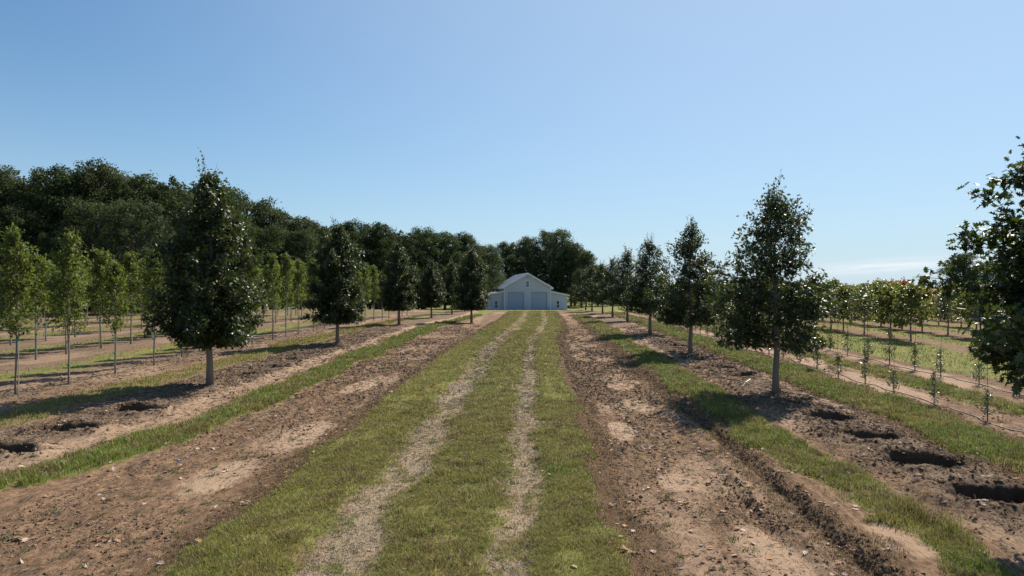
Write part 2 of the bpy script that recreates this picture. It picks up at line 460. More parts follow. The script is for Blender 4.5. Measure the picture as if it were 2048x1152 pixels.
def build_ground():
    up = [0.0]
    while up[-1] < 2200:
        x = up[-1]; d = .036 if x < 10 else (.036 + (x - 10) * .02 if x < 14 else .11 + (x - 14) * .035)
        up.append(x + d)
    u = np.array([-a for a in up[:0:-1]] + up)
    vv = [5.3]
    while vv[-1] < 3200:
        v = vv[-1]; vv.append(v + (max(.032, .0036 * v) if v < 130 else .07 * v))
    v = np.array([-60, -25, -10, -3, 1, 3, 4.2, 4.8] + vv)
    X, Y = np.meshgrid(u, v)
    xf = X.ravel(); yf = Y.ravel()
    z, (G, D, S, M, V, dk) = ground_z(xf, yf)
    nu = len(u); nv = len(v)
    i = np.arange(nu * nv).reshape(nv, nu)
    F = np.stack([i[:-1, :-1], i[:-1, 1:], i[1:, 1:], i[1:, :-1]], -1).reshape(-1, 4)
    one = np.ones_like(xf)
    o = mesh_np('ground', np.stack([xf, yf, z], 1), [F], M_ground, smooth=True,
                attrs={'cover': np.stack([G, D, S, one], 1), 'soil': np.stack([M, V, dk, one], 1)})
    tag(o, 'sandy brown nursery field with mown grass strips and planting holes', None, None, 'structure')


build_ground()


def gz(x, y): return float(ground_z(np.array([float(x)]), np.array([float(y)]), False)[0][0])


# ---------------------------------------------------------------- grass, clods, gravel, litter
def scatter(n, x0, x1, y0, y1, w=None):
    """random points with density falling off with distance"""
    u = rng.random(n)
    y = y0 * (y1 / y0) ** u if w is None else y0 + (y1 - y0) * u
    return x0 + (x1 - x0) * rng.random(n), y


def build_grass(name, label, x0, x1, y0, y1, n, h=.06, thresh=.35):
    x, y = scatter(n, x0, x1, y0, y1)
    G, D, S, M, V = zones(x, y)
    keep = (rng.random(n) < np.clip(G * 1.2 - .1, 0, 1) ** 1.2 * (.55 + .6 * sm((fbm(x * 3, y * 2.5, 3, 88) - .38) / .2))) | (rng.random(n) < .26 * V) | ((D > .4) & (rng.random(n) < .4))
    x = x[keep]; y = y[keep]; G = G[keep]; D = D[keep]; V = V[keep]; n = len(x)
    z, _ = ground_z(x, y)
    ln = h * (.55 + .8 * rng.random(n)) * (.35 + 1.3 * fbm(x * 2.6, y * 2.6, 3, 77)) * np.clip(.45 + .75 * G, .4, 1.2)
    ln = ln * (1 + 1.3 * sm((vnoise(x * 3.7, y * 3.7, 78) - .8) / .12) * (rng.random(n) < .6))
    wd = np.clip(.0008 * y, .004, .03) * (.7 + .6 * rng.random(n))
    ln = np.maximum(ln, wd * 1.6)
    a = rng.random(n) * 2 * pi; lean = .25 + 1.0 * rng.random(n)
    dx = np.cos(a); dy = np.sin(a)
    px, py = -dy, dx
    hz = ln / np.sqrt(1 + lean ** 2); hx = hz * lean
    base = np.stack([x, y, z - .008], 1)
    side = np.stack([px * wd, py * wd, 0 * x], 1)
    mid = base + np.stack([dx * hx * .35, dy * hx * .35, hz * .6 + .008], 1)
    tip = base + np.stack([dx * hx, dy * hx, hz + .008], 1)
    Vv = np.stack([base - side * .5, base + side * .5, mid + side * .4, mid - side * .4, tip], 1).reshape(-1, 3)
    b = np.arange(n)[:, None] * 5
    F4 = b + np.array([[0, 1, 2, 3]]); F3 = b + np.array([[3, 2, 4]])
    pn = fbm(x * .8, y * .5, 3, 101); pn2 = fbm(x * 3.5, y * 3, 2, 103); r = rng.random(n)
    green = np.array([0.105, 0.165, 0.025]); bright = np.array([0.221, 0.271, 0.042]); olive = np.array([0.286, 0.255, 0.071]); brown = np.array([0.176, 0.119, 0.062]); straw = np.array([0.370, 0.290, 0.167])
    dry = np.where((x > -4) & (x < 1.6), .26, 0.) + np.where(x < -9.7, .25, 0.) - np.where((x < -4.5) & (x > -9), .12, 0.) - np.where((x > 3) & (x < 5), .05, 0.)
    c = green + (bright - green) * r[:, None]
    f = np.clip(sm((pn + dry - .42) / .2) * .8 + (rng.random(n) - .5) * .5, 0, 1)[:, None]
    c = c * (1 - f) + olive * f
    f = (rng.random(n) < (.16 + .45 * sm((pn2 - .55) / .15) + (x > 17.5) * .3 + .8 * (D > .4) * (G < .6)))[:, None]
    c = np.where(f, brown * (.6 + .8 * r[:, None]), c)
    f = (rng.random(n) < .08 + .7 * V * (G < .8))[:, None]
    c = np.where(f, straw * (.7 + .5 * r[:, None]), c)
    col = np.concatenate([np.repeat(c, 5, 0), np.ones((n * 5, 1))], 1)
    o = mesh_np(name, Vv, [F4, F3], M_blade, attrs={'tint': col})
    tag(o, label, None, None, 'stuff')
    return n


def build_grasses():
    build_grass('driveway_grass', 'mown grass between and beside the gravel wheel tracks', -4.3, 1.7, 5.6, 16, 330000, .04)
    build_grass('driveway_grass', 'short olive grass along the driveway toward the barn', -4.3, 2.6, 16, 75, 190000, .045)
    build_grass('grass_strip', 'bright green grass strip left of the driveway dirt', -8.6, -4.2, 7.5, 62, 190000, .09)
    build_grass('grass_strip', 'bright green grass strip right of the driveway dirt', 2.8, 5.0, 5.6, 62, 190000, .07)
    build_grass('grass_strip', 'green grass strip between the big oaks and staked shrubs', 6.5, 9.0, 9, 70, 130000, .085)
    build_grass('grass_strip', 'thin green grass strip between the two shrub rows', 9.6, 11.4, 12, 70, 70000, .08)
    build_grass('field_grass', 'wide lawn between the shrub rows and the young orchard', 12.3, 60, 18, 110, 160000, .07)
    build_grass('nursery_grass', 'weedy grass strip between the left oaks and maple saplings', -12, -9.8, 11, 62, 80000, .09)
    build_grass('nursery_grass', 'weedy grass between the rows of maple saplings', -55, -13.8, 16, 85, 130000, .08)




def build_weeds():
    n = 260; cx = np.concatenate([rng.uniform(1.3, 3.3, n // 3), rng.uniform(-6, -3.8, n // 3), rng.uniform(-2.4, .1, n // 3)]); cy = 6 * (26 / 6) ** rng.random(len(cx))
    m = 26; x = (cx[:, None] + rng.normal(0, .035, (len(cx), m))).ravel(); y = (cy[:, None] + rng.normal(0, .035, (len(cx), m))).ravel(); n = len(x)
    z, _ = ground_z(x, y); a = rng.random(n) * 2 * pi; L = .02 + .05 * rng.random(n); w = .004 * np.clip(y / 8, 1, 2.5)
    b = np.stack([x, y, z], 1); sd = np.stack([-np.sin(a) * w, np.cos(a) * w, 0 * w], 1); tip = b + np.stack([np.cos(a) * L * .8, np.sin(a) * L * .8, L * .7], 1)
    V = np.stack([b - sd, b + sd, tip], 1).reshape(-1, 3); c = np.array([.08, .12, .025]) * (.6 + .9 * rng.random((n, 1)))
    o = mesh_np('weeds', V, [np.arange(n * 3).reshape(-1, 3)], M_blade, attrs={'tint': np.concatenate([np.repeat(c, 3, 0), np.ones((n * 3, 1))], 1)})
    tag(o, 'tiny green weeds sprouting on the bare dirt and tracks', None, None, 'stuff')


build_grasses()
build_weeds()
OCT = np.array([(1, 0, 0), (-1, 0, 0), (0, 1, 0), (0, -1, 0), (0, 0, 1), (0, 0, -1)], float)
OCF = np.array([(0, 2, 4), (2, 1, 4), (1, 3, 4), (3, 0, 4), (2, 0, 5), (1, 2, 5), (3, 1, 5), (0, 3, 5)])
ICO = None


def build_lumps(name, label, x, y, size, col, mat, flat=.7):
    n = len(x); z, _ = ground_z(x, y)
    P = OCT[None] * (.6 + .8 * rng.random((n, 6, 1))) + (rng.random((n, 6, 3)) - .5) * .5
    a = rng.random(n) * 2 * pi; ca, sa = np.cos(a)[:, None], np.sin(a)[:, None]
    X = P[..., 0] * ca - P[..., 1] * sa; Y = P[..., 0] * sa + P[..., 1] * ca
    P = np.stack([X, Y, P[..., 2] * flat], -1) * size[:, None, None] + np.stack([x, y, z + size * .15], 1)[:, None]
    F = (np.arange(n)[:, None, None] * 6 + OCF[None]).reshape(-1, 3)
    colr = np.concatenate([np.repeat(col, 6, 0), np.ones((n * 6, 1))], 1)
    o = mesh_np(name, P.reshape(-1, 3), [F], mat, attrs={'tint': colr}); tag(o, label, None, None, 'stuff')


def build_bits():
    # gravel on the two wheel tracks
    x, y = scatter(90000, -2.8, 1.2, 5.6, 32); G, D, S, M, V = zones(x, y)
    k = (V > .35) & (fbm(x * 3, y * 1.5, 3, 33) + (rng.random(len(x)) - .5) * .25 > .55) & (S < .6); x = x[k]; y = y[k]; n = len(x)
    s = (.004 + .011 * rng.random(n) ** 2) * np.clip(y / 12, .9, 1.6)
    r = rng.random((n, 1)); c = np.array([0.150, 0.141, 0.141]) * (1 - r) + np.array([0.440, 0.378, 0.308]) * r
    build_lumps('gravel', 'grey and pale stones in the wheel tracks', x, y, s, c, M_bit)
    # clods
    xs = []; ys = []
    for (a, b, n0) in ((1.0, 3.6, 60000), (-6.3, -3.6, 50000), (4.8, 7.2, 45000), (-10.0, -7.2, 40000), (8.6, 10, 8000), (-14, -11.6, 10000)):
        x, y = scatter(int(n0 * .9), a, b, 5.8, 45); xs.append(x); ys.append(y)
    x = np.concatenate(xs); y = np.concatenate(ys); G, D, S, M, V = zones(x, y)
    k = (G < .3) & (fbm(x * 1.6, y * 1.2, 3, 36) + (rng.random(len(x)) - .5) * .35 - .35 * S > .47); x = x[k]; y = y[k]; n = len(x)
    s = (.004 + .026 * rng.random(n) ** 6) * np.clip(y / 10, 1, 2.2)
    r = rng.random((n, 1)); c = np.array([0.097, 0.063, 0.040]) * (1 - r) + np.array([0.246, 0.163, 0.106]) * r
    build_lumps('dirt_clods', 'crumbled brown clods of soil scattered over the bare dirt', x, y, s, c, M_bit, .6)
    xs = []; ys = []
    for (hx, hy, r_, d_) in HOLES:
        m = 240 if hy < 20 else 70; a = rng.random(m) * 2 * pi; q = r_ * (1.0 + .75 * rng.random(m) ** 1.6)
        xs.append(hx + np.cos(a) * q * 1.1); ys.append(hy + np.sin(a) * q * .9)
    x = np.concatenate(xs); y = np.concatenate(ys); n = len(x); r = rng.random((n, 1))
    build_lumps('hole_clods', 'loose soil heaped round the planting holes', x, y, .008 + .04 * rng.random(n) ** 3, np.array([0.176, 0.119, 0.077]) * (.7 + .8 * r), M_bit, .7)
    # crumbled rut edges
    n = 3500; y = 6.2 * (18 / 6.2) ** rng.random(n); which = rng.random(n)
    x = np.where(which < .8, 3.36, 2.72) + rng.normal(0, .08, n); k = (which < .7) | ((y > 7.5) & (y < 10.3)); x = x[k]; y = y[k]; n = len(x)
    build_lumps('rut_clods', 'dark clods crumbling into the wheel ruts', x, y, .006 + .03 * rng.random(n) ** 4, np.array([0.106, 0.075, 0.053]) * (.6 + .9 * rng.random((n, 1))), M_bit, .8)
    # twigs, straw and roots
    xs = []; ys = []
    for (a, b, n0) in ((1.0, 3.4, 7000), (-6.3, -3.6, 7000), (4.8, 7.2, 9000), (-10.0, -7.2, 9000), (-2.4, .2, 9000), (-13.6, -11.8, 4000)):
        x, y = scatter(n0, a, b, 5.8, 40); xs.append(x); ys.append(y)
    x = np.concatenate(xs); y = np.concatenate(ys); n = len(x); z, _ = ground_z(x, y)
    L = (.02 + .1 * rng.random(n) ** 3) * np.clip(y / 10, 1, 2); w = .0016 * np.clip(y / 7, 1, 4); a = rng.random(n) * 2 * pi; dz = (rng.random(n) - .2) * .35 * L
    d = np.stack([np.cos(a) * L, np.sin(a) * L, dz], 1); p = np.stack([-np.sin(a) * w, np.cos(a) * w, 0 * w], 1); q = np.stack([0 * w, 0 * w, w * 1.8], 1)
    b0 = np.stack([x, y, z + .006], 1)
    V = np.stack([b0 - p, b0 + p, b0 + q, b0 + d - p, b0 + d + p, b0 + d + q], 1).reshape(-1, 3)
    F = (np.arange(n)[:, None, None] * 6 + np.array([(0, 3, 4, 1), (1, 4, 5, 2), (2, 5, 3, 0)])[None]).reshape(-1, 4)
    r = rng.random((n, 1)); c = np.where(r < .6, np.array([0.053, 0.040, 0.031]) * (.6 + r), np.array([0.334, 0.264, 0.194]) * (.6 + .4 * r))
    o = mesh_np('twigs', V, [F], M_bit, attrs={'tint': np.concatenate([np.repeat(c, 6, 0), np.ones((n * 6, 1))], 1)})
    tag(o, 'broken twigs, roots and straw lying on the soil', None, None, 'stuff')


build_bits()

# ---------------------------------------------------------------- foliage
LOBE = np.array([(0, 0), (.07, .14), (.30, .2), (.12, .34), (.42, .5), (.13, .58), (.30, .78), (.08, .82), (0, 1.05)])


def leaf_shape(kind):
    """unit leaf: verts (n,3) with y along the leaf, list of faces"""
    if kind == 'lobed':
        R = LOBE[1:-1]
        v = [(0, 0, 0)] + [(a, b, .22 * a) for a, b in R] + [(0, 1.05, -.06)] + [(-a, b, .22 * a) for a, b in R[::-1]]
        n = len(R)
        return np.array(v), [np.array(list(range(0, n + 2))), np.array([n + 1] + list(range(n + 2, 2 * n + 2)) + [0])]
    if kind == 'oval':
        v = [(0, 0, 0), (.2, .35, .06), (.17, .72, .05), (0, 1, 0), (-.17, .72, .05), (-.2, .35, .06)]
        return np.array(v), [np.array([0, 1, 2, 3]), np.array([3, 4, 5, 0])]
    if kind == 'palm':
        v = [(0, 0, 0), (.42, .25, .1), (.2, .5, .02), (.36, .78, .08), (0, 1, 0), (-.36, .78, .08), (-.2, .5, .02), (-.42, .25, .1)]
        return np.array(v), [np.array([0, 1, 2, 3, 4]), np.array([4, 5, 6, 7, 0])]
    v = [(-.4, 0, 0), (.35, .1, .08), (.4, .8, 0), (-.3, 1, .1)]
    return np.array(v), [np.array([0, 1, 2, 3])]


def leaves(name, pos, axis, normal, size, kind, mat, parent):
    n = len(pos)
    ax = axis / (np.linalg.norm(axis, axis=1, keepdims=True) + 1e-9)
    nr = normal - ax * (normal * ax).sum(1, keepdims=True); nr /= (np.linalg.norm(nr, axis=1, keepdims=True) + 1e-9)
    si = np.cross(ax, nr)
    v, fs = leaf_shape(kind); k = len(v)
    P = (pos[:, None] + size[:, None, None] * (si[:, None] * v[None, :, 0:1] + ax[:, None] * v[None, :, 1:2] + nr[:, None] * v[None, :, 2:3])).reshape(-1, 3)
    b = np.arange(n)[:, None] * k
    return mesh_np(name, P, [b + f[None] for f in fs], mat, parent)


def unit(v): v = np.asarray(v, float); return v / (np.linalg.norm(v) + 1e-9)


def grow_tree(name, seed, Ht, R, base, nl, prof, tr, ntw, npl, lsize, kind, lm, bm, el0=5, el1=60, shoots=0, gap=None, upbias=.9, leafz=.35, density=1.0, limb_r=.012, droop=.0, lsc=1.0, tpow=.92, thin=0.):
    r = np.random.default_rng(seed); rd = random.Random(seed)
    root = empty(name)
    wb = MB(); n = 9
    ph = rd.random() * 6
    zz = np.linspace(-.12, Ht * .95, n)
    tp = [(.03 * sin(ph + i * .9) * (i > 1) * Ht / 5, .03 * cos(ph * 1.7 + i * .8) * (i > 1) * Ht / 5, z) for i, z in enumerate(zz)]
    rad = [tr * (1.25 if i == 0 else 1) * (1 - .9 * max(0, z) / Ht) + .003 for i, z in enumerate(zz)]
    tb = MB().tube(tp, rad, 10)
    def tpos(z):
        return np.array([np.interp(z, zz, [p[0] for p in tp]), np.interp(z, zz, [p[1] for p in tp]), z])
    pos = []; axi = []; nor = []; siz = []
    tw_ends = []
    for i in range(nl):
        t = (i + rd.random() * .8) / nl; t = t ** tpow
        z = base + (Ht * .95 - base) * t
        a = i * 2.39996 + rd.uniform(-.4, .4)
        rr = R * np.interp(t, *prof) * rd.uniform(.72, 1.18)
        if gap and any(abs(t - g0) < g1 and cos(a - g2) > g3 for g0, g1, g2, g3 in gap): rr *= .35
        e = radians(el0 + (el1 - el0) * t + rd.uniform(-10, 10))
        L = rr / max(.35, cos(e))
        d = np.array([cos(a) * cos(e), sin(a) * cos(e), sin(e)])
        p0 = tpos(z - min(.25 * rr, .3)); pts = [p0]; dd = d.copy()
        ns = 5
        for s in range(ns):
            dd = unit(dd + r.normal(0, .1, 3) + np.array([0, 0, .06 - droop]))
            pts.append(pts[-1] + dd * L / ns)
        pr = limb_r * (.5 + L / R) * .8
        wb.tube(pts, list(np.linspace(pr, .003, ns + 1)), 5, False)
        pts = np.array(pts)
        nt = max(3, int(ntw * (.4 + L / R)))
        for k in range(nt):
            f = .22 + .78 * (k + rd.random()) / nt
            q = pts[0] + 0; idx = min(ns - 1e-6, f * ns); j = int(idx); q = pts[j] + (pts[j + 1] - pts[j]) * (idx - j)
            td = unit(.6 * d + r.normal(0, .65, 3) + np.array([0, 0, .15]))
            tl = rd.uniform(.14, .34) * (.6 + .5 * L) * lsc
            q2 = q + td * tl
            wb.tube([q, (q + q2) / 2 + r.normal(0, .02, 3), q2], [.005, .004, .002], 3, False)
            m = int(npl * density * rd.uniform(.7, 1.3) * (1 - thin * t * t) * (1.25 - .5 * t if thin else 1))
            ff = r.random(m) ** .7
            pp = q + (q2 - q) * ff[:, None] + r.normal(0, leafz * .16, (m, 3))
            pos.append(pp)
            axi.append(td * .6 + r.normal(0, .7, (m, 3)) + np.array([0, 0, -.25]))
            out = np.array([d[0], d[1], 0])
            nor.append(np.array([0, 0, upbias]) + out * .35 + r.normal(0, .55, (m, 3)))
            siz.append(lsize * r.uniform(.65, 1.25, m))
    # leafy or bare leader shoots above the crown
    for k in range(shoots):
        a = rd.random() * 6.28; q = tpos(Ht * rd.uniform(.84, .97)) + np.array([cos(a), sin(a), 0]) * rd.uniform(0, .12) * R
        L = rd.uniform(.5, 1.1) * Ht * .13; d = unit((cos(a) * .3, sin(a) * .3, 1)); q2 = q + d * L
        wb.tube([q, (q + q2) / 2 + r.normal(0, .02, 3), q2], [.007, .005, .002], 4, False)
        if k % 4:
            m = int(npl * 1.1); ff = r.random(m) * .95
            pos.append(q + (q2 - q) * ff[:, None] + r.normal(0, .03, (m, 3))); axi.append(r.normal(0, .8, (m, 3)) + np.array([0, 0, .3]))
            nor.append(np.array([0, 0, .6]) + r.normal(0, .7, (m, 3))); siz.append(lsize * r.uniform(.5, .9, m))
    pos = np.concatenate(pos); axi = np.concatenate(axi); nor = np.concatenate(nor); siz = np.concatenate(siz)
    k = pos[:, 2] > base * .8
    tb.build('trunk', bm, root, True)
    wb.build('branches', bm, root, True)
    leaves('crown', pos[k], axi[k], nor[k], siz[k], kind, lm, root)
    KIDS[root.name] = list(root.children)
    root['n'] = int(len(pos)); del root['n']
    return root


PROTOS = []


def hide_away(o):
    PROTOS.append(o); return o


# big oaks of the two avenue rows
OAKPROF = ([0, .12, .3, .5, .7, .85, 1], [.8, 1, 1.02, .9, .62, .26, .06])
OAKPROF2 = ([0, .12, .3, .42, .5, .6, .75, .88, 1], [.95, 1.05, .98, .82, .68, .64, .42, .18, .05])
oak_left = [hide_away(grow_tree('oak_tree', 11 + i, 5.4, 1.2, 1.2, 92, OAKPROF, .085, 14, 24, .1, 'lobed', M_oak, M_bark, -4, 56, 12, tpow=1.3, thin=.5)) for i in range(3)]
oak_right = [hide_away(grow_tree('oak_tree', 31 + i, 5.1, 1.45, 1.4, 84, OAKPROF2, .085, 13, 16, .1, 'lobed', M_oak, M_bark, -4, 56, 14, [(.5, .06, 0.5, .3)], tpow=1.25, thin=.65)) for i in range(3)]
oak_near = hide_away(grow_tree('oak_tree', 44, 5.7, 1.55, 1.95, 110, ([0, .12, .3, .5, .7, .85, 1], [1, 1.05, .92, .62, .34, .16, .05]), .09, 15, 28, .1, 'lobed', M_oak, M_bark, 4, 56, 8, tpow=1.2, thin=.4))


def place(root, x, y, sc_=1, rz=0, zoff=0, name=None):
    c = copy_tree(root)
    c.location = (x, y, gz(x, y) + zoff); c.rotation_euler = (0, 0, rz); c.scale = (sc_,) * 3 if not isinstance(sc_, tuple) else sc_
    return c


OL = [(-8.71, 17.96, 1.06, 0, 'large dense dark oak left of the driveway, widest crown in its row'),
      (-8.9, 30.37, 1.0, 1, 'second oak from the camera left of the driveway, thin bare twigs at its top'),
      (-9.03, 44.8, 1.0, 2, 'third oak from the camera in the left avenue row'),
      (-8.43, 54.9, .86, 0, 'fourth and smaller oak from the camera in the left avenue row'),
      (-4.56, 48.3, .98, 1, 'oak standing alone between grass strip and driveway, nearest the barn on the left'),
      (-7.89, 64.0, .9, 2, 'fifth oak of the left avenue row, behind the fourth'),
      (-7.43, 71.4, .9, 1, 'sixth oak of the left avenue row, trunk left of the barn'),
      (-7.06, 81.8, .9, 0, 'last oak of the left avenue row, in front of the barn wing')]
for i, (x, y, s, k, lb) in enumerate(OL):
    o = place(oak_left[k], x, y, s, i * 1.9 + .4)
    tag(o, lb, 'tree', 'oaks lining the driveway')
OR = [(6.22, 7.3, 1.0, 0, 'oak cut by the right edge of the frame, nearest tree with lobed glossy leaves'),
      (5.97, 17.23, 1.0, 1, 'tall open oak right of the driveway with sky gaps in its narrow top'),
      (6.01, 26.8, .98, 2, 'third oak from the camera in the right avenue row'),
      (6.08, 36.6, .98, 0, 'fourth oak from the camera in the right avenue row'),
      (6.6, 49.5, 1.02, 1, 'fifth oak from the camera in the right avenue row'),
      (6.43, 57.5, .95, 2, 'sixth oak from the camera in the right avenue row'),
      (6.4, 65.8, .95, 0, 'seventh oak of the right avenue row, near the far end'),
      (5.98, 73.0, .95, 1, 'eighth oak of the right avenue row, near the woods'),
      (5.9, 81, .95, 2, 'last oak of the right avenue row, beside the woods')]
ORR = [2.4, .3, 3.3, 1.2, 4.4, 5.1, .8, 2.2, 3.9]
for i, (x, y, s, k, lb) in enumerate(OR):
    o = place(oak_right[k] if i else oak_near, x, y, s, ORR[i])
    tag(o, lb, 'tree', 'oaks lining the driveway')

# ---------------------------------------------------------------- staked maple saplings, left field
SAPPROF = ([0, .15, .4, .7, .9, 1], [.7, 1, .95, .7, .4, .15])
saps = []
for i in range(5):
    t = grow_tree('maple_sapling', 51 + i, 3.85, .54, 1.4, 40, SAPPROF, .024, 5, 12, .08, 'palm', M_sap, M_bark, 24, 64, 9, None, .9, .3, 1.0, .006, 0, 1, .8)
    h = [3.9, 3.5, 4.05, 3.7, 4.1][i]
    st = MB().tube([(.07, .02, -.1), (.06, .02, h / 2), (.05, .03, h)], [.014, .013, .012], 6).build('stake', [M_stake, M_steel, M_steel, M_stake, M_steel][i], t)
    tie = MB()
    z = [.5, 1.1, .7, 1.3, .9][i]; tie.tube([(.03, .01, z), (.03, .01, z + .05)], [.052, .05], 8)
    tie.build('tie_tape', M_tie, t)
    KIDS[t.name] = list(t.children)
    saps.append(hide_away(t))
cand = []
rows = [-12.7, -18.0, -23.2, -28.5, -33.8, -39, -44.4, -49.7]
for ri, rx in enumerate(rows):
    v = 16.2 - (0, .6, 1.0, 0, .9, .4, 1.2, .7)[ri]; k = 0
    while v < (62 if ri < 3 else 84):
        px = 1024 + 1365 * tan(atan2(rx, v) + YAW)
        if px > -30:
            cand.append((v + 1.2 * ri, ri, k, rx + (v > 40) * 1.2 * sm((v - 38) / 24) * (ri < 3) + rng.normal(0, .08), v + rng.normal(0, .12), px)); k += 1
        v += 2.02
cand.sort(); cand = cand[:296]; rowcount = {}
for (_, ri, k, x, y, px) in cand:
    if rng.random() < .04 and ri: continue
    o = place(saps[int(rng.integers(5))], float(x), float(y), (lambda q: (q * (1.05 if ri else .88), q * (1.05 if ri else .88), q))(float(rng.uniform(.86, 1.08))), float(rng.random() * 6.28))
    rn = ['first', 'second', 'third', 'fourth', 'fifth', 'sixth', 'seventh', 'eighth'][ri]
    k = rowcount.get(ri, 0); rowcount[ri] = k + 1
    lb = 'slim staked maple sapling, %s from the camera in the %s nursery row left' % (nth(k), rn)
    tag(o, lb, 'sapling', 'staked maple saplings in the left nursery rows')

# ---------------------------------------------------------------- staked shrubs, right
shr = []
for i in range(4):
    t = grow_tree('staked_shrub', 71 + i, [.85, 1.05, .7, 1.15][i], [.2, .17, .22, .15][i], .14, 12, ([0, .2, .5, .8, 1], [.8, 1, .6, .4, .3]), .012, 3, 8, .065, 'oval', M_shrub, M_bark, 25, 65, 1, None, .5, .2, 1, .004, 0, .5)
    h = [2.0, 1.5, 1.9, 1.7][i]
    MB().tube([(.03, .02, -.05), (.02, .02, h / 2), (.0 + .03 * i, .02, h)], [.008, .007, .006], 5).build('stake', M_darkstake, t)
    MB().tube([(.02, .01, .3), (.02, .01, .34)], [.022, .02], 8).build('tie_tape', M_tie, t)
    KIDS[t.name] = list(t.children); shr.append(hide_away(t))
for ri, (rx, v0, sp) in enumerate(((9.0, 14.24, 1.57), (12.0, 17.4, 1.56))):
    v = v0; k = 0
    while v < 68:
        if ri == 0 or v > 17.3:
            kk = (k * 7 + ri * 3) % 4
            x = rx + (.2 if v0 and v < 15 else 0) + rng.normal(0, .05)
            o = place(shr[kk], float(x), float(v + rng.normal(0, .06)), float(rng.uniform(.68, 1.0)), float(rng.random() * 6.28))
            rn = ['shrub row nearest the oaks', 'outer shrub row beside the lawn'][ri]
            lb = 'small staked glossy shrub, %s from the camera in the %s' % (nth(k), rn)
            tag(o, lb, 'shrub', 'staked shrubs right of the oaks'); k += 1
        v += sp

# irrigation hoses along rows
for (rx, y0, y1, lb) in ((9.1, 11.5, 60, 'black drip hose snaking along the shrub row nearest the oaks'), (12.05, 15, 60, 'black drip hose along the outer shrub row beside the lawn'),
                         (-12.85, 14, 60, 'drip hose along the first maple sapling row on the left')):
    pts = []; y = y0
    while y < y1:
        x = rx + .06 * sin(y * 1.3) + .05 * sin(y * 3.1); pts.append((x, y, float(ground_z(np.array([x]), np.array([y]))[0][0]) + .012)); y += .22 + .006 * y
    o = MB().tube(pts, [.011 if rx > 0 else .009] * len(pts), 5).build('drip_hose', M_hose if rx > 0 else M_darkstake, None, True)
    tag(o, lb, 'hose', 'drip hoses along the planted rows')

# ---------------------------------------------------------------- young orchard, far right
orch = []
cols = [0, 1, 0, 2, 3, 1]
nm = ['green-leaved', 'yellowing', 'light green', 'rust-red', 'dark green', 'yellow-green']
for i in range(6):
    orch.append(hide_away(grow_tree('orchard_tree', 91 + i, [2.95, 2.8, 2.75, 3.0, 2.65, 2.9][i], [.98, .92, 1.0, .85, 1.0, .96][i], .95, 44, SAPPROF, .04, 5, 10, .12, 'palm' if i != 4 else 'oval', M_orch[cols[i]], M_bark, 12, 58, 4, None, .6, .4, 1, .008)))
on = {}
ocand = []
for ri in range(15):
    rx = 17.7 + 4.4 * ri; v = 32.8 + (ri * 2.3) % 3
    while v < 150:
        px = 1024 + 1365 * tan(atan2(rx, v) + YAW)
        if px < 2080: ocand.append((v + rx * .5, ri, rx, v))
        v += 2.3
ocand.sort(); ocand = ocand[:299]
fix = {0: 3}
for (_, ri, rx, v) in sorted(ocand, key=lambda q: (q[1], q[3])):
    k = on.get(ri, 0); on[ri] = k + 1
    q = rng.random(); kk = 3 if q < .04 else 4 if q < .25 else int(rng.choice([0, 2, 0, 2, 0, 2, 5, 0, 1]))
    if ri == 0 and k < 4: kk = [0, 2, 4, 0][k]
    if ri == 1 and k == 1: kk = 4
    if ri == 0 and kk == 3: kk = 0
    if ri == 1 and k in (2, 3): kk = [1, 3][k - 2]
    if ri == 2 and k == 6: kk = 3
    o = place(orch[kk], float(rx + rng.normal(0, .1)), float(v + rng.normal(0, .15)), (lambda q: (q * 1.2, q * 1.2, q))(float(rng.uniform(.72, .92))), float(rng.random() * 6.28))
    rn = ['first', 'second', 'third', 'fourth', 'fifth', 'sixth', 'seventh', 'eighth', 'ninth', 'tenth', 'eleventh', 'twelfth', 'thirteenth', 'fourteenth', 'fifteenth'][ri]
    lb = 'young %s orchard tree, %s from the camera in the %s row beyond the lawn' % (nm[kk], nth(k), rn)
    tag(o, lb, 'tree', 'young orchard trees on the right')

# ---------------------------------------------------------------- woods


